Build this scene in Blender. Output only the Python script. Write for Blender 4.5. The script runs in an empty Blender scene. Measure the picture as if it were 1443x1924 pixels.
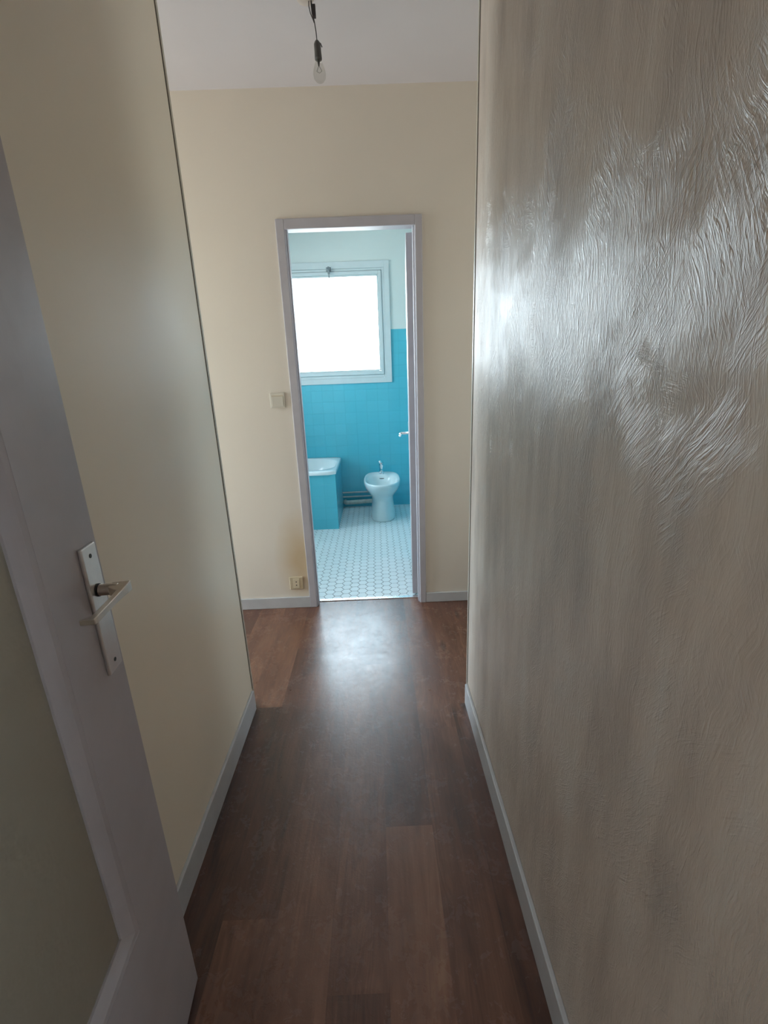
import bpy, bmesh, math, random
from mathutils import Vector, Matrix
random.seed(7)
C = bpy.data.collections.new('scene'); bpy.context.scene.collection.children.link(C)
PI = math.pi

# ------------------------------------------------------------------ node helpers
def new_mat(name):
    m = bpy.data.materials.new(name); m.use_nodes = True
    nt = m.node_tree; nt.nodes.clear()
    out = nt.nodes.new('ShaderNodeOutputMaterial')
    b = nt.nodes.new('ShaderNodeBsdfPrincipled')
    nt.links.new(b.outputs[0], out.inputs[0])
    return m, nt, b, out
def N(nt, typ, **kw):
    n = nt.nodes.new(typ)
    for k, v in kw.items():
        if k in n.inputs: n.inputs[k].default_value = v
        else: setattr(n, k, v)
    return n
def lk(nt, a, b): nt.links.new(a, b)
def mapping(nt, scale, loc=(0, 0, 0), rot=(0, 0, 0)):
    g = N(nt, 'ShaderNodeNewGeometry'); mp = N(nt, 'ShaderNodeMapping')
    mp.inputs['Scale'].default_value = scale; mp.inputs['Location'].default_value = loc; mp.inputs['Rotation'].default_value = rot
    lk(nt, g.outputs['Position'], mp.inputs['Vector']); return mp.outputs[0]
def ramp(nt, src, stops):
    r = N(nt, 'ShaderNodeValToRGB'); e = r.color_ramp.elements
    while len(e) < len(stops): e.new(.5)
    for i, (p, c) in enumerate(stops):
        e[i].position = p; e[i].color = (*c, 1) if len(c) == 3 else c
    lk(nt, src, r.inputs[0]); return r.outputs[0]
def math_(nt, op, a, b=None, c=None):
    n = N(nt, 'ShaderNodeMath', operation=op)
    for i, v in enumerate((a, b, c)):
        if v is None: continue
        if isinstance(v, (int, float)): n.inputs[i].default_value = v
        else: lk(nt, v, n.inputs[i])
    return n.outputs[0]
def mix(nt, f, a, b, blend='MIX'):
    n = N(nt, 'ShaderNodeMix', data_type='RGBA', blend_type=blend)
    for sock, v in ((n.inputs[0], f), (n.inputs[6], a), (n.inputs[7], b)):
        if isinstance(v, (int, float)): sock.default_value = v
        elif isinstance(v, tuple): sock.default_value = (*v, 1)
        else: lk(nt, v, sock)
    return n.outputs[2]
def noise(nt, vec, scale, detail=4, rough=.5, dist=0):
    n = N(nt, 'ShaderNodeTexNoise', Scale=scale, Detail=detail, Roughness=rough, Distortion=dist)
    lk(nt, vec, n.inputs['Vector']); return n.outputs[0]
def bump(nt, b, h, strength, dist=.01, prev=None):
    n = N(nt, 'ShaderNodeBump', Strength=strength, Distance=dist); lk(nt, h, n.inputs['Height'])
    if prev: lk(nt, prev, n.inputs['Normal'])
    lk(nt, n.outputs[0], b.inputs['Normal']); return n.outputs[0]

def simple(name, col, rough=.5, metal=0, var=.04, nscale=14, bmp=0, coat=0, bscale=60):
    m, nt, b, o = new_mat(name)
    v = mapping(nt, (1, 1, 1)); n = noise(nt, v, nscale, 4)
    lo = tuple(max(0, c * (1 - var)) for c in col); hi = tuple(min(1, c * (1 + var)) for c in col)
    lk(nt, ramp(nt, n, [(.35, lo), (.65, hi)]), b.inputs['Base Color'])
    b.inputs['Roughness'].default_value = rough; b.inputs['Metallic'].default_value = metal
    if coat: b.inputs['Coat Weight'].default_value = coat
    if bmp: bump(nt, b, noise(nt, v, bscale, 3), bmp, .004)
    return m

CREAM = (.78, .715, .63)
def wall_paint(name, col, rough=.42, ochre_patch=False):
    m, nt, b, o = new_mat(name)
    v = mapping(nt, (1, 1, 1))
    n = noise(nt, v, 1.3, 3)
    c = ramp(nt, n, [(.3, tuple(x * .96 for x in col)), (.7, tuple(min(1, x * 1.03) for x in col))])
    if ochre_patch:   # ochre patch mixed into the wall colour over the socket, beside the door casing
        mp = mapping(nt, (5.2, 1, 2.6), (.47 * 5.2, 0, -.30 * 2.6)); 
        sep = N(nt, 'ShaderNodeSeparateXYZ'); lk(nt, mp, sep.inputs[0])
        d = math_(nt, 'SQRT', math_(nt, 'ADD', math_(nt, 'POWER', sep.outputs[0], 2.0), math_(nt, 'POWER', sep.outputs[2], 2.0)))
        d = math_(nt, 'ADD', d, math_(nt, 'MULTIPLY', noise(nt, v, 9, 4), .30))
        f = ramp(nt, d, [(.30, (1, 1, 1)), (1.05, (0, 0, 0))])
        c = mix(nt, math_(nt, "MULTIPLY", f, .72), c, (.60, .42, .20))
    lk(nt, c, b.inputs['Base Color'])
    rr = ramp(nt, noise(nt, v, 5, 5), [(.3, (rough - .04,) * 3), (.7, (rough + .05,) * 3)]); lk(nt, rr, b.inputs['Roughness'])
    bump(nt, b, noise(nt, v, 90, 3), .06, .003)
    return m
M = {}
M['cream'] = wall_paint('cream_paint', CREAM)
M['cream_left'] = wall_paint('cream_satin_paint', (.86, .77, .63), .38)
M['cream_back'] = wall_paint('cream_paint_patch', CREAM, .5, True)
M['ceiling'] = simple('ceiling_paint', (.64, .61, .635), .7, var=.02, nscale=3)
M['grey'] = simple('grey_gloss_paint', (.50, .48, .52), .42, var=.03, bmp=.05)
M['grey_skirting'] = simple('grey_skirting_paint', (.53, .53, .545), .36, var=.04, bmp=.08)
M['door_grey'] = simple('door_grey_paint', (.43, .40, .42), .30, var=.03, bmp=.06)
M['window_white'] = simple('window_white_paint', (.58, .67, .69), .35, var=.02)
M['porcelain'] = simple('porcelain', (.60, .735, .765), .07, var=.01, coat=.3)
M['enamel'] = simple('tub_enamel', (.74, .85, .88), .10, var=.01)
M['chrome'] = simple('chrome', (.85, .86, .88), .08, 1, var=.01)
M['steel'] = simple('satin_nickel', (.60, .55, .50), .30, 1, var=.04, nscale=60)
M['plate_metal'] = simple('plate_aluminium', (.70, .69, .68), .30, 1, var=.03, nscale=60)
M['black'] = simple('dark_hole', (.012, .012, .012), .6)
M['wire'] = simple('dark_cable', (.035, .03, .032), .5)
M['socket_grey'] = simple('lamp_holder_grey', (.085, .08, .075), .5)
M['plastic'] = simple('ivory_plastic', (.66, .62, .54), .35, var=.02)
M['plastic_old'] = simple('yellowed_plastic', (.58, .48, .33), .4, var=.03)
M['plastic_insert'] = simple('pale_yellow_plastic', (.70, .60, .43), .4, var=.03)
M['pipe'] = simple('painted_pipe', (.52, .55, .54), .4, var=.08)
M['pipe_rough'] = simple('lagged_pipe', (.55, .58, .53), .65, var=.14, nscale=30, bmp=.3)
M['latch'] = simple('latch_grey_metal', (.20, .25, .27), .4)
M['grout'] = simple('floor_grout', (.07, .095, .09), .8, var=.2)
M['threshold'] = simple('threshold_aluminium', (.82, .83, .84), .25, 1, var=.03)
M['trim_strip'] = simple('corner_strip', (.50, .45, .38), .4, var=.03)
M['joint'] = simple('open_paint_joint', (.12, .10, .08), .7)
M['rose'] = simple('ceiling_rose_plastic', (.62, .56, .52), .5)

def glass_mat(name, tint, gl=.08, rough=0.02):
    m = bpy.data.materials.new(name); m.use_nodes = True; nt = m.node_tree; nt.nodes.clear()
    o = N(nt, 'ShaderNodeOutputMaterial'); t = N(nt, 'ShaderNodeBsdfTransparent'); g = N(nt, 'ShaderNodeBsdfGlossy', Roughness=rough)
    fr = N(nt, 'ShaderNodeFresnel', IOR=1.45); mx = N(nt, 'ShaderNodeMixShader')
    t.inputs[0].default_value = (*tint, 1)
    lk(nt, math_(nt, 'MULTIPLY', fr.outputs[0], gl), mx.inputs[0]); lk(nt, t.outputs[0], mx.inputs[1]); lk(nt, g.outputs[0], mx.inputs[2]); lk(nt, mx.outputs[0], o.inputs[0])
    return m
M['pane'] = glass_mat('window_glass', (.97, .985, .98), 1)
M['tinted'] = glass_mat('tinted_glass', (.62, .62, .60), 1)
M['bulb'] = glass_mat('bulb_glass', (.90, .90, .88), .12)

# obscured glass of the hall door
m, nt, b, o = new_mat('obscured_glass'); M['obscure'] = m
v = mapping(nt, (1, 1, 1)); b.inputs['Base Color'].default_value = (.53, .48, .39, 1)
b.inputs['Roughness'].default_value = .30; b.inputs['Transmission Weight'].default_value = .55; b.inputs['IOR'].default_value = 1.45
bump(nt, b, noise(nt, v, 26, 3, .6), .25, .01)

# brushed textured plaster of the right wall: rope-like strokes dragged mostly vertically
m, nt, b, o = new_mat('brushed_plaster'); M['plaster'] = m
v = mapping(nt, (1, 1, 1))
wn = N(nt, 'ShaderNodeTexNoise', Scale=3.2, Detail=3); lk(nt, v, wn.inputs['Vector'])
sub = N(nt, 'ShaderNodeVectorMath', operation='SUBTRACT'); lk(nt, wn.outputs[1], sub.inputs[0]); sub.inputs[1].default_value = (.5, .5, .5)
sc = N(nt, 'ShaderNodeVectorMath', operation='MULTIPLY'); lk(nt, sub.outputs[0], sc.inputs[0]); sc.inputs[1].default_value = (0, .10, .05)
ad = N(nt, 'ShaderNodeVectorMath', operation='ADD'); lk(nt, v, ad.inputs[0]); lk(nt, sc.outputs[0], ad.inputs[1])
def strands(rot, s, det=4):
    mp = N(nt, 'ShaderNodeMapping'); mp.inputs['Rotation'].default_value = (rot, 0, 0); lk(nt, ad.outputs[0], mp.inputs[0])
    m2 = N(nt, 'ShaderNodeMapping'); m2.inputs['Scale'].default_value = (1, s, s * .115); lk(nt, mp.outputs[0], m2.inputs[0])
    n = noise(nt, m2.outputs[0], 1, det, .55, .6)
    return math_(nt, 'ABSOLUTE', math_(nt, 'SUBTRACT', n, .5))      # ridged
A = strands(0, 200); B = strands(.55, 180); D = strands(-.65, 210); H = strands(1.4, 190)
def mask(loc, scl, lo, hi, top=1.0): return ramp(nt, noise(nt, mapping(nt, (1, 1, 1), loc), scl, 4, .6), [(lo, (0,) * 3), (hi, (top,) * 3)])
h = math_(nt, 'MULTIPLY', A, math_(nt, 'ADD', mask((1, 2, 9), 2.3, .35, .65, .8), .2))
h = math_(nt, 'ADD', h, math_(nt, 'MULTIPLY', B, mask((5, 2, 1), 5.5, .48, .66)))
h = math_(nt, 'ADD', h, math_(nt, 'MULTIPLY', D, mask((3, 7, 2), 6.5, .48, .66)))
h = math_(nt, 'ADD', h, math_(nt, 'MULTIPLY', H, mask((9, 1, 5), 7, .58, .70)))
big = noise(nt, v, 14, 3)
hh = math_(nt, 'ADD', math_(nt, 'MULTIPLY', h, 1.0), math_(nt, 'MULTIPLY', big, .12))
bump(nt, b, hh, 1.0, .0062)
cc = ramp(nt, noise(nt, mapping(nt, (1, 6, 1.2)), 2.2, 5, .6), [(.3, (.50, .42, .36)), (.55, (.64, .545, .465)), (.75, (.68, .61, .54))])
lk(nt, cc, b.inputs['Base Color'])
lk(nt, ramp(nt, noise(nt, v, 7, 5, .65), [(.3, (.28,) * 3), (.7, (.40,) * 3)]), b.inputs['Roughness'])

# turquoise tiles; above tile_top the same wall is painted
def tile_mat(name, axis, tile_top=None, z0=0, a0=0, w=.108):
    m, nt, b, o = new_mat(name)
    g = N(nt, 'ShaderNodeNewGeometry'); s = N(nt, 'ShaderNodeSeparateXYZ'); lk(nt, g.outputs['Position'], s.inputs[0])
    c = N(nt, 'ShaderNodeCombineXYZ')
    lk(nt, math_(nt, 'ADD', s.outputs[0 if axis == 'x' else 1], 10 * w - a0), c.inputs[0]); lk(nt, math_(nt, 'SUBTRACT', s.outputs[2], z0), c.inputs[1])
    br = N(nt, 'ShaderNodeTexBrick', offset=0.0, squash=1.0)
    for k, val in (('Scale', 1.0), ('Mortar Size', .0012), ('Mortar Smooth', .25), ('Bias', 0.0), ('Brick Width', w), ('Row Height', w)): br.inputs[k].default_value = val
    br.inputs['Color1'].default_value = (.085, .49, .62, 1); br.inputs['Color2'].default_value = (.092, .505, .64, 1); br.inputs['Mortar'].default_value = (.072, .43, .55, 1)
    lk(nt, c.outputs[0], br.inputs['Vector'])
    col = br.outputs[0]; hgt = math_(nt, 'SUBTRACT', 1.0, br.outputs[1])
    if tile_top:
        f = math_(nt, 'GREATER_THAN', s.outputs[2], tile_top)
        col = mix(nt, f, col, (.64, .73, .72)); 
        r = math_(nt, 'ADD', .16, math_(nt, 'MULTIPLY', f, .3)); lk(nt, r, b.inputs['Roughness'])
        hgt = math_(nt, 'MULTIPLY', hgt, math_(nt, 'SUBTRACT', 1.0, f))
    else: b.inputs['Roughness'].default_value = .16
    lk(nt, col, b.inputs['Base Color']); bump(nt, b, hgt, .5, .002)
    return m
M['tile_x'] = tile_mat('turquoise_tile_window_wall', 'x', 1.722, 1.722 - .108 * 16, .02)
M['tile_y'] = tile_mat('turquoise_tile_side_wall', 'y', 1.722, 1.722 - .108 * 16)
M['tub_tile_x'] = tile_mat('turquoise_tile_tub_front', 'x', None, -.018, -.377 + .108)
M['tub_tile_y'] = tile_mat('turquoise_tile_tub_end', 'y', None, -.018, 3.93)

# hexagonal floor tiles
m, nt, b, o = new_mat('pale_hexagon_tile'); M['hex'] = m
g = N(nt, 'ShaderNodeNewGeometry'); n = noise(nt, g.outputs['Position'], 3, 3)
c = ramp(nt, n, [(.3, (.72, .82, .84)), (.7, (.80, .88, .90))])
at = N(nt, 'ShaderNodeAttribute', attribute_name='tone')
c = mix(nt, math_(nt, 'MULTIPLY', at.outputs[2], .18), c, (.62, .72, .74))
lk(nt, c, b.inputs['Base Color']); b.inputs['Roughness'].default_value = .28

# wood-look vinyl planks
m, nt, b, o = new_mat('wood_vinyl'); M['wood'] = m
at = N(nt, 'ShaderNodeAttribute', attribute_name='tone'); ao = N(nt, 'ShaderNodeAttribute', attribute_name='shift')
g = N(nt, 'ShaderNodeNewGeometry')
av = N(nt, 'ShaderNodeVectorMath', operation='ADD'); lk(nt, g.outputs['Position'], av.inputs[0]); lk(nt, ao.outputs['Vector'], av.inputs[1])
def mp2(scale):
    q = N(nt, 'ShaderNodeMapping'); q.inputs['Scale'].default_value = scale; lk(nt, av.outputs[0], q.inputs[0]); return q.outputs[0]
fine = noise(nt, mp2((75, 3.2, 1)), 1, 5, .6, .3)
fig = noise(nt, mp2((9, 1.1, 1)), 1, 3, .5, 1.2)
rings = math_(nt, 'FRACT', math_(nt, 'MULTIPLY', fig, 13.0))
rings = ramp(nt, rings, [(0, (0,) * 3), (.5, (1,) * 3), (1, (0,) * 3)])
blot = noise(nt, mp2((11, 2.4, 1)), 1, 5, .65, .8); blot2 = noise(nt, mp2((6, 1.3, 1)), 1, 2)
k = N(nt, 'ShaderNodeTexVoronoi', Scale=1.0, Randomness=1.0); lk(nt, mp2((8.0, 2.3, 1)), k.inputs['Vector'])
knot = ramp(nt, k.outputs['Distance'], [(.06, (1,) * 3), (.15, (0,) * 3)])
val = math_(nt, 'ADD', math_(nt, 'MULTIPLY', fine, .24), math_(nt, 'MULTIPLY', math_(nt, 'MULTIPLY', rings, ramp(nt, blot2, [(.45, (.1,) * 3), (.62, (1,) * 3)])), .13))
val = math_(nt, 'ADD', val, math_(nt, 'MULTIPLY', blot, .52))
val = math_(nt, 'ADD', val, math_(nt, 'MULTIPLY', at.outputs[2], .28))
c = ramp(nt, val, [(.33, (.038, .012, .007)), (.52, (.125, .048, .028)), (.71, (.225, .102, .060)), (.90, (.35, .19, .115))])
c = mix(nt, math_(nt, 'MULTIPLY', knot, .75), c, (.03, .013, .010))
seam = N(nt, 'ShaderNodeAttribute', attribute_name='tone')
lk(nt, c, b.inputs['Base Color'])
sn = noise(nt, mapping(nt, (1, 1, 1)), 38, 6, .7, .8)
sn2 = noise(nt, mapping(nt, (1, 1, 1), (4, 2, 0)), 7, 4, .6, .5)
rr = math_(nt, 'ADD', math_(nt, 'MULTIPLY', sn, .26), math_(nt, 'MULTIPLY', sn2, .30))
lk(nt, math_(nt, 'ADD', rr, .08), b.inputs['Roughness']); b.inputs['Specular IOR Level'].default_value = .5; b.inputs['Coat Weight'].default_value = .7; lk(nt, math_(nt, 'MULTIPLY_ADD', rr, .34, .17), b.inputs['Coat Roughness'])
bn = bump(nt, b, sn, .22, .004)
bump(nt, b, fine, .04, .002, bn)

# ------------------------------------------------------------------ mesh helpers
def obj(name, bm, mat, parent=None, smooth=False, bevel=0, seg=2, sub=0):
    me = bpy.data.meshes.new(name); bmesh.ops.recalc_face_normals(bm, faces=bm.faces[:]) if not getattr(bm, '_keep', False) else None
    bm.to_mesh(me); bm.free(); o = bpy.data.objects.new(name, me); C.objects.link(o)
    for mm in (mat if isinstance(mat, (list, tuple)) else [mat]): me.materials.append(mm)
    if parent: o.parent = parent
    if smooth:
        for p in me.polygons: p.use_smooth = True
    if bevel:
        bv = o.modifiers.new('bevel', 'BEVEL'); bv.width = bevel; bv.segments = seg; bv.limit_method = 'ANGLE'; bv.angle_limit = R(35)
    if sub:
        s = o.modifiers.new('sub', 'SUBSURF'); s.levels = sub; s.render_levels = sub
    return o
def R(d): return d * PI / 180
def BM(): return bmesh.new()
def box(bm, a, b, mi=0):
    x0, y0, z0 = a; x1, y1, z1 = b
    vs = [bm.verts.new(p) for p in ((x0, y0, z0), (x1, y0, z0), (x1, y1, z0), (x0, y1, z0), (x0, y0, z1), (x1, y0, z1), (x1, y1, z1), (x0, y1, z1))]
    for f in ((0, 3, 2, 1), (4, 5, 6, 7), (0, 1, 5, 4), (1, 2, 6, 5), (2, 3, 7, 6), (3, 0, 4, 7)):
        fc = bm.faces.new([vs[i] for i in f]); fc.material_index = mi
    return vs
def boxes(*bs):
    bm = BM()
    for a, b in bs: box(bm, a, b)
    return bm
def tube(bm, pts, r, n=12, cap=True):
    pts = [Vector(p) for p in pts]; rings = []
    up = Vector((0, 0, 1)) if abs((pts[1] - pts[0]).normalized().z) < .9 else Vector((0, 1, 0))
    for i, p in enumerate(pts):
        d = (pts[min(i + 1, len(pts) - 1)] - pts[max(i - 1, 0)]).normalized()
        u = d.cross(up).normalized(); w = u.cross(d); rr = r[i] if isinstance(r, (list, tuple)) else r
        rings.append([bm.verts.new(p + u * math.cos(2 * PI * k / n) * rr + w * math.sin(2 * PI * k / n) * rr) for k in range(n)])
    for a, b in zip(rings, rings[1:]):
        for k in range(n): bm.faces.new((a[k], a[(k + 1) % n], b[(k + 1) % n], b[k]))
    if cap: bm.faces.new(rings[0][::-1]); bm.faces.new(rings[-1])
def lathe(bm, c, prof, n=24, cap=True):
    rings = [[bm.verts.new((c[0] + r * math.cos(2 * PI * k / n), c[1] + r * math.sin(2 * PI * k / n), c[2] + z)) for k in range(n)] for r, z in prof]
    for a, b in zip(rings, rings[1:]):
        for k in range(n): bm.faces.new((a[k], a[(k + 1) % n], b[(k + 1) % n], b[k]))
    if cap: bm.faces.new(rings[0][::-1]); bm.faces.new(rings[-1])
def loft(bm, rings, close0=True, close1=True):
    rs = [[bm.verts.new(p) for p in r] for r in rings]; n = len(rs[0])
    for a, b in zip(rs, rs[1:]):
        for k in range(n): bm.faces.new((a[k], a[(k + 1) % n], b[(k + 1) % n], b[k]))
    if close0: bm.faces.new(rs[0][::-1])
    if close1: bm.faces.new(rs[-1])
    return rs
def struct(name, bm, mat, parent=None, **k):
    o = obj(name, bm, mat, parent, **k)
    if not parent: o['kind'] = 'structure'
    return o
def tag(o, label, cat, group=None):
    o['label'] = label; o['category'] = cat
    if group: o['group'] = group
def thing(name, loc, label, cat, group=None):
    o = bpy.data.objects.new(name, None); C.objects.link(o); o.location = loc; o.empty_display_size = .05
    tag(o, label, cat, group); return o
def sx(): pass

# ------------------------------------------------------------------ dimensions
XL, XR, YE, YB, YB2, H = -.565, .334, 1.645, 2.50, 2.57, 2.56
DX0, DX1, DZ = -.418, .236, 2.022         # rough opening of the bathroom doorway
LX, RX = -2.7, 1.9
BY, BXL, BXR = 4.64, -1.95, .95
WX0, WX1, WZ0, WZ1 = -.872, .120, 1.293, 2.248

# ------------------------------------------------------------------ walls
struct('wall_left', boxes(((XL - .1, -.02, 0), (XL, YE, H))), M['cream_left'])
struct('wall_right', boxes(((XR, -.02, 0), (XR + .1, YE - .02, H))), M['plaster'])
struct('wall_lobby_left', boxes(((LX, YE - .1, 0), (XL - .1, YE, H))), M['cream'])
struct('wall_lobby_right', boxes(((XR + .1, YE - .12, 0), (RX, YE - .02, H))), M['cream'])
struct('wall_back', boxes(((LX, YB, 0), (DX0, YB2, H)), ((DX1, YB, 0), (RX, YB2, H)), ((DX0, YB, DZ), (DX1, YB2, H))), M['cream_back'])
# far left end of the lobby, with a tall window
LW = (1.80, 2.42, .12, 2.20)
struct('wall_lobby_end_left', boxes(((LX - .1, YE - .1, 0), (LX, LW[0], H)), ((LX - .1, LW[1], 0), (LX, YB2, H)),
       ((LX - .1, LW[0], 0), (LX, LW[1], LW[2])), ((LX - .1, LW[0], LW[3]), (LX, LW[1], H))), M['cream'])
RW = (1.85, 2.35, .9, 2.10)  # opening for an unseen window added to brighten the lobby from the right
struct('wall_lobby_end_right', boxes(((RX, YE - .12, 0), (RX + .1, RW[0], H)), ((RX, RW[1], 0), (RX + .1, YB2, H)), ((RX, RW[0], 0), (RX + .1, RW[1], RW[2])), ((RX, RW[0], RW[3]), (RX + .1, RW[1], H))), M['cream'])
# bathroom
struct('wall_bathroom_window', boxes(((BXL, BY, -.05), (WX0, BY + .2, H)), ((WX1, BY, -.05), (BXR, BY + .2, H)),
       ((WX0, BY, -.05), (WX1, BY + .2, WZ0)), ((WX0, BY, WZ1), (WX1, BY + .2, H))), M['tile_x'])
VW = (2.85, 3.95, 1.1, 2.25)  # opening for an invented side window that brightens the bathroom
struct('wall_bathroom_left', boxes(((BXL - .1, YB2, -.05), (BXL, VW[0], H)), ((BXL - .1, VW[1], -.05), (BXL, BY + .2, H)), ((BXL - .1, VW[0], -.05), (BXL, VW[1], VW[2])), ((BXL - .1, VW[0], VW[3]), (BXL, VW[1], H))), M['tile_y'])
struct('wall_bathroom_right', boxes(((BXR, YB2, -.05), (BXR + .1, BY + .2, H))), M['tile_y'])
# room behind the camera
BW = (-2.5, -1.1, .8, 2.2)   # y0, y1, z0, z1 of the unseen side window, added as fill
struct('wall_room_right', boxes(((1.6, -3.1, 0), (1.7, BW[0], H)), ((1.6, BW[1], 0), (1.7, -.02, H)), ((1.6, BW[0], 0), (1.7, BW[1], BW[2])), ((1.6, BW[0], BW[3]), (1.7, BW[1], H))), M['cream'])
struct('wall_room_left', boxes(((-1.7, -3.1, 0), (-1.6, -.02, H))), M['cream'])
struct('wall_room_rear', boxes(((-1.6, -3.1, 0), (1.6, -3.0, H))), M['cream'])
struct('wall_doorway', boxes(((-1.6, -.10, 0), (-.45, -.02, H)), ((.37, -.10, 0), (1.6, -.02, H)), ((-.45, -.10, 2.08), (.37, -.02, H))), M['cream'])
struct('trim_1', boxes(((-.45, -.11, 0), (-.408, -.015, 2.08)), ((.33, -.11, 0), (.37, -.015, 2.08)), ((-.408, -.11, 2.05), (.33, -.015, 2.08))), M['grey'])
# ceilings, floors
struct('ceiling', boxes(((-2.8, -3.1, H), (2.0, YB2, H + .1))), M['ceiling'])
struct('ceiling_bathroom', boxes(((BXL - .1, YB2, H - .008), (BXR + .1, BY + .2, H + .1))), M['ceiling'])

def plank_floor():
    bm = BM(); tone = bm.faces.layers.float.new('tone'); sh = bm.faces.layers.float_vector.new('shift')
    w = .1425; x0 = -.0215
    joints = {-1: [.675], 0: [1.07], -2: [1.30], -3: [.835], -4: [1.628], 1: [1.47]}
    tones = {(-1, 0): .85, (-1, 1): .35, (0, 0): .95, (0, 1): .35, (-2, 0): .62, (-2, 1): .45, (-3, 0): .5, (-3, 1): .25, (-4, 0): .1, (-4, 1): .75, (1, 0): .45, (1, 1): .6, (2, 0): .2}
    tones[(-1, 0)] = .30; tones[(-1, 1)] = .55
    for c in range(-20, 16):
        a = x0 + c * w; b_ = a + w; a = max(a, -2.8); b_ = min(b_, 2.0)
        if b_ <= a: continue
        j0 = joints.get(c, [random.uniform(.2, 1.7)])[0]
        ys = [j0 + 1.22 * k for k in range(-5, 4)]; ys = [-3.1] + [y for y in ys if -3.05 < y < YB2 - .02] + [YB2 - .005]
        for p, q in zip(ys, ys[1:]):
            k = 0 if q <= j0 + 1e-6 else 1
            near = abs(q - j0) < 1e-5 or abs(p - j0) < 1e-5
            t = tones.get((c, k)) if near and (c, k) in tones else random.uniform(.1, .8)
            vs = [bm.verts.new(v_) for v_ in ((a, p, 0), (b_, p, 0), (b_, q, 0), (a, q, 0))]
            f = bm.faces.new(vs); f[tone] = t; f[sh] = Vector((random.uniform(0, 40), random.uniform(0, 40), 0))
    box(bm, (-2.8, -3.1, -.1), (2.0, YB2 - .005, -.002))
    return bm
fl = struct('floor', plank_floor(), M['wood'])
def hex_floor():
    bm = BM(); tone = bm.faces.layers.float.new('tone')
    s = .0346; ff = s * math.sqrt(3); g = .0016; random.seed(3)
    nx = int((BXR - BXL) / (1.5 * s)) + 2; ny = int((BY - YB2) / ff) + 2
    for i in range(nx):
        for j in range(ny):
            cx = BXL + i * 1.5 * s; cy = YB2 + .02 + j * ff + (ff / 2 if i % 2 else 0)
            if cx > BXR + s or cy > BY + ff / 2: continue
            t = random.random(); dz = random.uniform(-.0002, .0002)
            top = []; low = []
            for k in range(6):
                an = k * PI / 3
                for r, z, L in ((s - g - .0012, dz, top), (s - g, -.0012, low)):
                    x = min(max(cx + r * math.cos(an), BXL), BXR); y = min(max(cy + r * math.sin(an), YB2 + .006), BY)
                    L.append(bm.verts.new((x, y, z)))
            f = bm.faces.new(top); f[tone] = t
            for k in range(6):
                try: q = bm.faces.new((low[k], low[(k + 1) % 6], top[(k + 1) % 6], top[k])); q[tone] = t
                except ValueError: pass
    return bm
hx = hex_floor(); box(hx, (BXL - .1, YB2 + .006, -.1), (BXR + .1, BY + .15, -.0013), 1)
struct('floor_bathroom', hx, [M['hex'], M['grout']])
# threshold
struct('trim_2', boxes(((DX0 + .02, YB2 - .016, 0), (DX1 - .02, YB2 + .012, .005))), M['threshold'], bevel=.002)

# baseboards
def skirting(a, b, h=.10):
    bm = BM(); box(bm, (a[0], a[1], 0), (b[0], b[1], h)); return bm
struct('baseboard_left', skirting((XL, .0, 0), (XL + .011, 1.622, 0), .094), M['grey_skirting'], bevel=.003)
struct('baseboard_right', skirting((XR - .012, .0, 0), (XR, 1.605, 0), .094), M['grey_skirting'], bevel=.003)
struct('baseboard_back_left', skirting((LX, YB - .011, 0), (-.440, YB, 0), .070), M['grey_skirting'], bevel=.003)
struct('baseboard_back_right', skirting((.256, YB - .011, 0), (RX, YB, 0), .062), M['grey_skirting'], bevel=.003)
# corner strips of the two partitions: narrow joint and a pale angle strip
def corner(x, y, s):
    bm = BM()
    box(bm, (x - .0008 if s < 0 else x - .0003, y - .014, .094), (x + .0003 if s < 0 else x + .0008, y - .010, H), 1)
    box(bm, (min(x, x - s * .012), y - .010, .0), (max(x, x - s * .012), y + .003, H), 0)
    box(bm, (min(x + s * .0022, x), y - .0095, .0), (max(x + s * .0022, x), y + .003, H), 0)
    return bm
struct('trim_3', corner(XL, YE, 1), [M['trim_strip'], M['joint']])
struct('trim_4', corner(XR, YE - .02, -1), [M['trim_strip'], M['joint']])

# ------------------------------------------------------------------ bathroom door frame (trim_5) and leaf (door_2)
bm = BM()
cf = YB - .012
for (a, b_) in (((-.442, cf, 0), (-.401, YB, DZ + .028)), ((.221, cf, 0), (.256, YB, DZ + .028)), ((-.401, cf, DZ - .017), (.221, YB, DZ + .028))): box(bm, a, b_)
# jamb linings and the stop rebate
for (a, b_) in (((DX0, YB - .006, 0), (-.397, YB2 + .005, DZ)), ((.217, YB - .006, 0), (DX1, YB2 - .03, DZ)), ((.224, YB2 - .03, 0), (DX1, YB2 + .005, DZ)),
               ((-.397, YB - .006, DZ - .012), (.217, YB2 + .005, DZ)),
               ((-.397, YB + .008, 0), (-.391, YB2 - .026, DZ - .012)), ((.2105, YB + .004, 0), (.217, YB2 - .034, DZ - .012))): box(bm, a, b_)
struct('trim_5', bm, M['grey'], bevel=.003)

d2 = bpy.data.objects.new('door_2', None); C.objects.link(d2); d2['kind'] = 'structure'
d2.location = (.223, YB2 + .020, 0); d2.rotation_euler = (0, 0, R(-3.4))
# local: leaf runs along +y, face at x=-.037 (towards doorway), back at 0
obj('door_leaf', boxes(((-.040, 0, .012), (0, .605, 2.000))), M['grey'], d2, bevel=.002)
hz = .955; hy = .56
obj('handle_plate', boxes(((-.042, hy - .018, hz - .135), (-.037, hy + .018, hz + .055))), M['plate_metal'], d2, bevel=.0015)
bm = BM(); tube(bm, [(-.042, hy, hz - .02), (-.092, hy, hz - .02), (-.098, hy - .006, hz - .02), (-.098, hy - .10, hz - .026)], [.009, .009, .009, .0065], 12)
obj('door_handle', bm, M['chrome'], d2, smooth=True)

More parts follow.
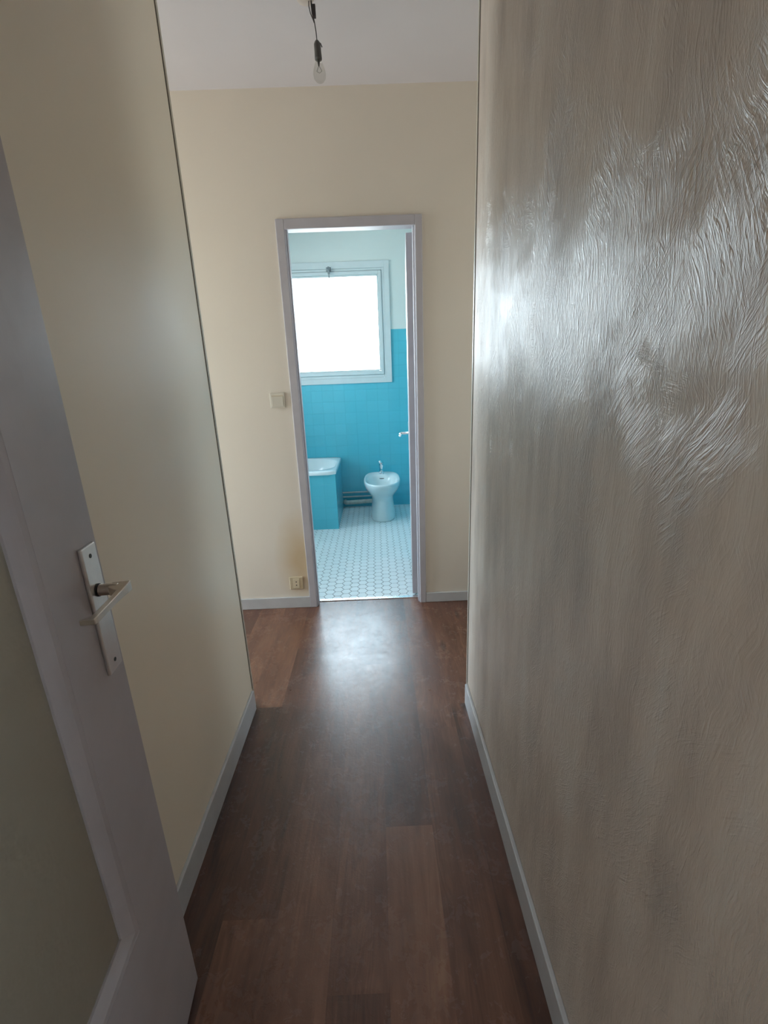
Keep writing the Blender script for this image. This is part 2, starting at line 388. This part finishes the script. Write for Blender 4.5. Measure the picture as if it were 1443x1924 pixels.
# ------------------------------------------------------------------ near door (door_1)
TH = 5.0
d1 = bpy.data.objects.new('door_1', None); C.objects.link(d1); d1['kind'] = 'structure'
d1.location = (-.468 + .727 * math.sin(R(TH)), .715 - .727 * math.cos(R(TH)), 0); d1.rotation_euler = (0, 0, R(TH))
W1 = .727; T = .040; S = .145; GB = .412; GT = 1.90
obj('door_frame', boxes(((-T, 0, .008), (0, S, 2.04)), ((-T, W1 - S, .008), (0, W1, 2.04)), ((-T, S, .008), (0, W1 - S, GB)), ((-T, S, GT), (0, W1 - S, 2.04))), M['door_grey'], d1)
# glazing bead: chamfered ring from the face down to the glass
bm = BM(); bw = .030; gx = -.016
def ringpts(off, x): return [(x, S + off, GB + off), (x, W1 - S - off, GB + off), (x, W1 - S - off, GT - off), (x, S + off, GT - off)]
loft(bm, [ringpts(-.001, gx - .006), ringpts(-.001, -.0004), ringpts(.010, -.0015), ringpts(bw - .012, -.006), ringpts(bw, gx + .004), ringpts(bw, gx - .006)], False, False)
obj('glazing_bead', bm, M['door_grey'], d1)
obj('glass_pane', boxes(((gx - .005, S - .001 + .004, GB + .003), (gx, W1 - S - .003, GT - .003))), M['obscure'], d1)
# handle: plate, spindle neck, lever
py0, py1, pz0, pz1 = W1 - .057, W1 - .014, .874, 1.097
bm = boxes(((0, py0, pz0), (.0065, py1, pz1))); pl = obj('handle_plate', bm, M['plate_metal'], d1, bevel=.0022, seg=3)
for z in (pz0 + .018, pz1 - .017):
    bm = BM(); tube(bm, [(.0062, (py0 + py1) / 2, z), (.0070, (py0 + py1) / 2, z)], .0036, 16); obj('screw_hole', bm, M['black'], pl)
hyc = (py0 + py1) / 2; hz1 = 1.021
bm = BM(); tube(bm, [(.0063, hyc, hz1), (.0085, hyc, hz1)], .0108, 24); obj('neck_ring', bm, M['black'], pl, smooth=False)
bm = BM(); X = .049
tube(bm, [(.0085, hyc, hz1), (.025, hyc, hz1), (.038, hyc, hz1)], [.0096, .0096, .0090], 24)
# lever: wedge-shaped flat bar mitred at the elbow, pointed back to the door at the tip
def sec(x, y, hw, hh, dx=0): return [(x - hw, y, hz1 - hh), (x + hw + dx, y, hz1 - hh), (x + hw + dx, y, hz1 + hh), (x - hw, y, hz1 + hh)]
loft(bm, [[(.026, hyc + .008, hz1 - .0085), (X + .0045, hyc + .0105, hz1 - .0085), (X + .0045, hyc + .0105, hz1 + .0085), (.026, hyc + .008, hz1 + .0085)],
          [(.026, hyc - .009, hz1 - .0075), (X + .0045, hyc - .004, hz1 - .0075), (X + .0045, hyc - .004, hz1 + .0075), (.026, hyc - .009, hz1 + .0075)],
          sec(X - .001, hyc - .020, .0050, .0062), sec(X - .001, hyc - .060, .0045, .0055), sec(X - .001, hyc - .100, .0048, .0052),
          [(X - .018, hyc - .109, hz1 - .0045), (X + .003, hyc - .108, hz1 - .0050), (X + .003, hyc - .108, hz1 + .0050), (X - .018, hyc - .109, hz1 + .0045)]])
obj('door_handle', bm, M['steel'], d1, bevel=.0014, seg=3)

# ------------------------------------------------------------------ window_1
w1 = bpy.data.objects.new('window_1', None); C.objects.link(w1); w1['kind'] = 'structure'
def ring(bm, o, i, y0, y1):     # o, i = (x0,x1,z0,z1) outer and inner
    box(bm, (o[0], y0, o[2]), (i[0], y1, o[3])); box(bm, (i[1], y0, o[2]), (o[1], y1, o[3]))
    box(bm, (i[0], y0, o[2]), (i[1], y1, i[2])); box(bm, (i[0], y0, i[3]), (i[1], y1, o[3]))
O = (-.921, .169, 1.243, 2.305); I1 = (WX0, WX1, WZ0, WZ1)
bm = BM(); ring(bm, O, I1, BY - .014, BY + .004); obj('casing', bm, M['window_white'], w1, bevel=.002)
I2 = (WX0 + .022, WX1 - .022, WZ0 + .024, WZ1 - .020)
bm = BM(); ring(bm, I1, I2, BY - .004, BY + .075); ring(bm, (I2[0] - .002, I2[1] + .002, I2[2] - .002, I2[3] + .002), (I2[0] + .016, I2[1] - .016, I2[2] + .016, I2[3] - .016), BY + .052, BY + .075); obj('window_frame', bm, M['window_white'], w1, bevel=.003)
I2b = (I2[0] + .003, I2[1] - .003, I2[2] + .003, I2[3] - .003)
I3 = (WX0 + .062, WX1 - .066, WZ0 + .074, WZ1 - .066)
bm = BM(); ring(bm, I2b, (I3[0] - .014, I3[1] + .014, I3[2] - .014, I3[3] + .014), BY - .012, BY + .05)
ring(bm, (I3[0] - .014, I3[1] + .014, I3[2] - .014, I3[3] + .014), I3, BY + .002, BY + .045); obj('sash', bm, M['window_white'], w1, bevel=.003)
bm = BM(); box(bm, (I3[0] - .005, BY + .022, I3[2] - .005), (I3[1] + .005, BY + .028, I3[3] + .005)); obj('pane', bm, M['pane'], w1)
bm = BM(); lx = -.377
box(bm, (lx - .022, BY - .018, 2.224), (lx + .022, BY - .012, 2.262)); box(bm, (lx - .009, BY - .034, 2.205), (lx + .009, BY - .012, 2.236))
tube(bm, [(lx, BY - .03, 2.21), (lx + .002, BY - .034, 2.165)], .004, 8)
tube(bm, [(lx + .012 * math.cos(a), BY - .034, 2.250 + .012 * math.sin(a)) for a in [k * PI / 6 for k in range(13)]], .003, 6)
obj('window_latch', bm, M['latch'], w1, bevel=.001)
# unseen windows: left lobby one inferred, the others added to brighten the flat
def plain_window(name, a, b_, axis, pos, gl='pane'):
    o = bpy.data.objects.new(name, None); C.objects.link(o); o['kind'] = 'structure'; bm = BM(); t = .045
    def bx(u0, u1, z0, z1):
        if axis == 'x': box(bm, (pos, u0, z0), (pos + .06, u1, z1))
        else: box(bm, (u0, pos, z0), (u1, pos + .06, z1))
    bx(a[0], a[0] + t, b_[0], b_[1]); bx(a[1] - t, a[1], b_[0], b_[1]); bx(a[0] + t, a[1] - t, b_[0], b_[0] + t); bx(a[0] + t, a[1] - t, b_[1] - t, b_[1])
    obj('window_frame', bm, M['window_white'], o)
    bm = BM()
    if axis == 'x': box(bm, (pos + .03, a[0] + t, b_[0] + t), (pos + .035, a[1] - t, b_[1] - t))
    else: box(bm, (a[0] + t, pos + .03, b_[0] + t), (a[1] - t, pos + .035, b_[1] - t))
    obj('pane', bm, M[gl], o)
plain_window('window_2', (LW[0], LW[1]), (LW[2], LW[3]), 'x', LX - .08)
plain_window('fill_window_3', (BW[0], BW[1]), (BW[2], BW[3]), 'x', 1.62)  # out of view, added as fill for the near hall
plain_window('fill_window_4', (VW[0], VW[1]), (VW[2], VW[3]), 'x', BXL - .08)  # added out of view to lift the dim bathroom
plain_window('fill_window_5', (RW[0], RW[1]), (RW[2], RW[3]), 'x', RX + .02, 'tinted')  # added fill from the right, dimmed by its tinted pane

# ------------------------------------------------------------------ bathtub
TX, TY, TZ = -.377, 3.93, .530
tub = thing('bathtub', (TX - .75, (TY + BY) / 2, 0), 'white built-in bathtub with turquoise tiled side panels, under the bathroom window', 'bathtub')
def P(o, par): o.parent = par; o.location = Vector(o.location) - par.location; return o
bm = BM(); n = 72
x0, x1, y0, y1 = BXL + .002, TX + .004, TY - .012, BY - .001
cx, cy = (x0 + x1) / 2, (y0 + y1) / 2
def se(a, b_, p, z, dx=0):
    out = []
    for k in range(n):
        t = 2 * PI * (k + .5) / n; c_, s_ = math.cos(t), math.sin(t)
        out.append((cx + dx + a * math.copysign(abs(c_) ** (2 / p), c_), cy + b_ * math.copysign(abs(s_) ** (2 / p), s_), z))
    return out
hw, hd = (x1 - x0) / 2, (y1 - y0) / 2
def rect(e, z): # outer rounded rectangle, same vertex count
    out = []
    for k in range(n):
        t = 2 * PI * (k + .5) / n; c_, s_ = math.cos(t), math.sin(t); m_ = max(abs(c_) , abs(s_))
        out.append((cx + (hw - e) * c_ / m_, cy + (hd - e) * s_ / m_, z))
    return out
loft(bm, [rect(.008, TZ - .030), rect(0, TZ - .030), rect(0, TZ - .004), rect(.004, TZ), se(hw - .018, hd - .026, 3.6, TZ), se(hw - .026, hd - .034, 3.6, TZ - .006),
          se(hw - .075, hd - .070, 2.9, TZ - .12), se(hw - .13, hd - .10, 3, TZ - .30), se(hw - .20, hd - .16, 2.8, TZ - .385), se(hw - .35, hd - .26, 2.5, TZ - .40)], False, True)
P(obj('tub_basin', bm, M['enamel'], smooth=True), tub)
tub.children[0].modifiers.new('es', 'EDGE_SPLIT').split_angle = R(50)
bm = BM(); box(bm, (BXL + .002, TY, 0), (TX, TY + .03, TZ - .030), 0); box(bm, (TX - .03, TY + .03, 0), (TX, BY - .002, TZ - .030), 1)
for f in bm.faces: pass
for f in bm.faces:
    nrm = f.normal if f.normal.length else Vector((0, 0, 0)); f.normal_update()
    f.material_index = 0 if abs(f.normal.y) > .5 else 1
P(obj('tiled_apron', bm, [M['tub_tile_x'], M['tub_tile_y']]), tub)

# ------------------------------------------------------------------ bidet
BX = .030
bid = thing('bidet', (BX, 4.27, 0), 'pale porcelain pedestal bidet with chrome tap, standing on hexagon tiles', 'bidet')
n = 56
def bo(z, w, yf, yb, p=2.5, sq=.25):
    """outline at height z: half width w, front y, back y; rounder in front and squarer at the back"""
    out = []; ymid = yf + (yb - yf) * .50
    for k in range(n):
        t = 2 * PI * k / n; c_, s_ = math.cos(t), math.sin(t)
        if s_ < 0: q = p; yy = ymid - (ymid - yf) * abs(s_) ** (2 / q)
        else: q = p + sq * 8; yy = ymid + (yb - ymid) * abs(s_) ** (2 / q)
        xx = w * math.copysign(abs(c_) ** (2 / (p if s_ < 0 else q)), c_)
        if s_ > 0: xx *= 1 - .16 * ((yy - ymid) / (yb - ymid)) ** 2
        out.append((xx, yy - 4.27, z))
    return out
bm = BM()
loft(bm, [bo(.0, .118, 4.070, 4.50, 2.3), bo(.012, .120, 4.066, 4.50, 2.3), bo(.06, .116, 4.075, 4.495, 2.3), bo(.14, .106, 4.085, 4.49, 2.3), bo(.19, .103, 4.085, 4.49, 2.3), bo(.22, .107, 4.07, 4.49, 2.3),
          bo(.25, .122, 4.035, 4.49, 2.3), bo(.285, .144, 3.985, 4.49, 2.35), bo(.32, .160, 3.94, 4.49, 2.4), bo(.355, .169, 3.912, 4.49, 2.4), bo(.378, .170, 3.900, 4.49, 2.4),
          bo(.388, .168, 3.902, 4.488, 2.4), bo(.392, .163, 3.908, 4.484, 2.4), bo(.390, .153, 3.918, 4.476, 2.4),
          bo(.384, .143, 3.930, 4.385, 2.4, .1), bo(.372, .134, 3.942, 4.372, 2.4, .1), bo(.345, .128, 3.955, 4.36, 2.4, .1), bo(.30, .112, 3.99, 4.33, 2.4, .05), bo(.265, .085, 4.05, 4.28, 2.2, 0), bo(.250, .04, 4.12, 4.20, 2, 0)])
obj('bowl', bm, M['porcelain'], bid, smooth=True)
bm = BM(); box(bm, (-.022, 4.3605 - 4.27, .345), (.022, 4.369 - 4.27, .354)); obj('overflow_slot', bm, M['black'], bid)
bm = BM(); fy = 4.425 - 4.27
lathe(bm, (0, fy, .386), [(.027, 0), (.027, .008), (.022, .012), (.020, .05), (.021, .078), (.024, .085), (.023, .100), (.012, .106)], 24)
tube(bm, [(0, fy - .006, .424), (-.002, fy - .05, .430), (-.002, fy - .085, .426)], [.012, .011, .0095], 14)
tube(bm, [(-.002, fy - .080, .428), (-.002, fy - .084, .410)], .0095, 14)
tap = obj('tap', bm, M['chrome'], bid, smooth=True); tap.modifiers.new('es', 'EDGE_SPLIT').split_angle = R(40)
bm = BM(); tube(bm, [(.004, fy + .004, .488), (0, fy, .498), (-.006, fy - .02, .507), (-.016, fy - .065, .516)], [.022, .022, .018, .010], 14)
obj('lever', bm, M['chrome'], tap, smooth=True)

# ------------------------------------------------------------------ pipes along the window wall
def pipe(name, pts, r, mat, label):
    bm = BM(); tube(bm, pts, r, 16); o = obj(name, bm, mat, smooth=True); tag(o, label, 'pipe', 'pipes along the bathroom wall'); o.modifiers.new('es', 'EDGE_SPLIT').split_angle = R(60)
pipe('water_pipe', [(TX + .001, BY - .022, .158), (.10, BY - .022, .160)], .0085, M['pipe'], 'thin grey painted pipe, uppermost of three between bathtub and bidet')
pipe('water_pipe', [(TX + .001, BY - .022, .112), (.10, BY - .022, .115)], .0075, M['pipe'], 'thin grey painted pipe, middle one between bathtub and bidet')
pipe('waste_pipe', [(TX + .020, BY - .001, .058), (TX + .021, BY - .030, .058), (TX + .030, BY - .045, .058), (TX + .05, BY - .050, .059), (.06, BY - .050, .072)], .0215, M['pipe_rough'], 'thick pale waste pipe, lowest of three between bathtub and bidet')

# ------------------------------------------------------------------ pendant lamp
px_, py_ = -.158, 1.985
pen = thing('pendant_light', (px_, py_, H), 'bare clear bulb hanging on a short cord from the ceiling', 'ceiling light')
bm = BM(); lathe(bm, (-.024, .0, 0), [(.030, 0), (.030, -.010), (.026, -.016), (.010, -.018)], 24); obj('ceiling_rose', bm, M['rose'], pen, smooth=True)
bm = BM()
tube(bm, [(-.012, 0, -.014), (-.013, 0, -.030), (-.009, 0, -.050), (-.001, 0, -.068), (.002, 0, -.076)], .0016, 8)
tube(bm, [(-.004, 0, -.014), (-.004, 0, -.030), (-.003, 0, -.050), (.002, 0, -.074)], .0022, 8)
tube(bm, [(.002, 0, -.070), (.006, 0, -.10), (.007, 0, -.132)], .0017, 8)
obj('cord', bm, M['wire'], pen, smooth=True)
bm = BM(); box(bm, (-.002, -.006, -.062), (.009, .006, -.028)); o = obj('terminal_block', bm, M['wire'], pen, bevel=.001)
# lamp holder and bulb lean a little with the twisted flex
def tilt(o): o.rotation_euler = (0, R(-1.5), 0); return o
bm = BM(); lathe(bm, (0, 0, 0), [(.004, 0), (.009, -.006), (.0115, -.012), (.0118, -.034), (.0125, -.050), (.012, -.054)], 20)
h_ = tilt(obj('lamp_holder', bm, M['socket_grey'], pen, smooth=True)); h_.location = (.007, 0, -.123)
bm = BM(); tube(bm, [(.002, 0, -.002), (.012, 0, -.010), (.016, 0, -.020)], .0016, 8); obj('strain_clip', bm, M['socket_grey'], h_)
bm = BM(); lathe(bm, (0, 0, 0), [(.0095, 0), (.012, -.008), (.017, -.020), (.0225, -.036), (.0245, -.048), (.0225, -.061), (.015, -.071), (.006, -.0755), (.0008, -.076)], 28)
bu = tilt(obj('bulb', bm, M['bulb'], pen, smooth=True)); bu.location = (.0080, 0, -.176); bu.scale = (.9, .9, .88)
bm = BM(); tube(bm, [(0, 0, 0), (0, 0, -.022)], [.006, .0025], 12); tube(bm, [(0, 0, -.02), (-.010, 0, -.038)], .0007, 6); tube(bm, [(0, 0, -.02), (.010, 0, -.038)], .0007, 6); tube(bm, [(-.010, 0, -.038), (0, .004, -.042), (.010, 0, -.038)], .0006, 6)
obj('filament_stem', bm, M['socket_grey'], bu)

# ------------------------------------------------------------------ light switch and wall socket on the back wall
sw = thing('light_switch', (-.515, YB, 1.217), 'square ivory light switch on the cream wall left of the bathroom doorway', 'light switch')
obj('switch_plate', boxes(((-.038, -.009, -.038), (.038, 0, .038))), M['plastic'], sw, bevel=.002, seg=3)
bm = boxes(((-.030, -.0125, -.031), (.030, -.008, .021))); obj('rocker', bm, M['plastic'], sw, bevel=.0015)
bm = boxes(((-.030, -.0094, .0215), (.030, -.0088, .0245))); obj('rocker_gap', bm, M['plastic_old'], sw)
so = thing('wall_socket', (-.512, YB, .161), 'old yellowed two-pin wall socket low beside the door casing', 'socket')
obj('socket_plate', boxes(((-.040, -.010, -.040), (.040, 0, .040))), M['plastic_old'], so, bevel=.004, seg=3)
ins = obj('socket_insert', boxes(((-.018, -.0135, -.030), (.018, -.009, .030))), M['plastic_insert'], so, bevel=.0015)
for z in (-.0105, .0105):
    bm = BM(); tube(bm, [(0, -.0142, z), (0, -.013, z)], .0036, 12); obj('pin_hole', bm, M['black'], ins)

# ------------------------------------------------------------------ daylight
wd = bpy.data.worlds.new('World'); bpy.context.scene.world = wd; wd.use_nodes = True; nt = wd.node_tree; nt.nodes.clear()
o = N(nt, 'ShaderNodeOutputWorld'); bg = N(nt, 'ShaderNodeBackground')
tc = N(nt, 'ShaderNodeTexCoord'); s = N(nt, 'ShaderNodeSeparateXYZ'); lk(nt, tc.outputs['Generated'], s.inputs[0])
lk(nt, ramp(nt, math_(nt, 'MULTIPLY_ADD', s.outputs[2], .5, .5), [(.40, (.66, .68, .66)), (.5, (.79, .91, 1.0)), (.9, (.68, .85, 1.0))]), bg.inputs[0])
bg.inputs[1].default_value = 17.0
lk(nt, bg.outputs[0], o.inputs[0])
def portal(name, loc, rot, sx_, sy_):
    l = bpy.data.lights.new(name, 'AREA'); l.shape = 'RECTANGLE'; l.size = sx_; l.size_y = sy_; l.cycles.is_portal = True
    ob = bpy.data.objects.new(name, l); C.objects.link(ob); ob.location = loc; ob.rotation_euler = rot
portal('daylight_bathroom', ((WX0 + WX1) / 2, BY + .10, (WZ0 + WZ1) / 2), (R(-90), 0, 0), WX1 - WX0, WZ1 - WZ0)
portal('daylight_lobby', (LX - .085, (LW[0] + LW[1]) / 2, (LW[2] + LW[3]) / 2), (0, R(-90), 0), LW[3] - LW[2], LW[1] - LW[0])
portal('fill_room', (1.69, (BW[0] + BW[1]) / 2, (BW[2] + BW[3]) / 2), (0, R(90), 0), BW[3] - BW[2], BW[1] - BW[0])
portal('fill_bathroom_side', (BXL - .09, (VW[0] + VW[1]) / 2, (VW[2] + VW[3]) / 2), (0, R(-90), 0), VW[3] - VW[2], VW[1] - VW[0])
portal('fill_lobby_right', (RX + .09, (RW[0] + RW[1]) / 2, (RW[2] + RW[3]) / 2), (0, R(90), 0), RW[3] - RW[2], RW[1] - RW[0])  # this and the two portals above serve the added fill windows

# ------------------------------------------------------------------ camera
pit, rol, yaw, f = .29604919, -.03810837, -.00892277, 862.834
fw = Vector((-math.sin(yaw) * math.cos(pit), math.cos(yaw) * math.cos(pit), -math.sin(pit)))
r = Vector((math.cos(yaw), math.sin(yaw), 0)); u = r.cross(fw)
rr_, uu = math.cos(rol) * r + math.sin(rol) * u, -math.sin(rol) * r + math.cos(rol) * u
cam = bpy.data.cameras.new('camera'); co = bpy.data.objects.new('camera', cam); C.objects.link(co)
mt = Matrix((rr_, uu, -fw)).transposed().to_4x4(); mt.translation = (0, 0, 1.34); co.matrix_world = mt
cam.sensor_fit = 'HORIZONTAL'; cam.sensor_width = 36; cam.lens = f / 1443 * 36; cam.clip_start = .02
sc_ = bpy.context.scene; sc_.camera = co
sc_.view_settings.view_transform = 'Standard'; sc_.view_settings.look = 'None'; sc_.view_settings.gamma = 1; sc_.view_settings.exposure = .33
sc_.cycles.max_bounces = 14; sc_.cycles.diffuse_bounces = 10; sc_.cycles.transparent_max_bounces = 12; sc_.cycles.sample_clamp_indirect = 8
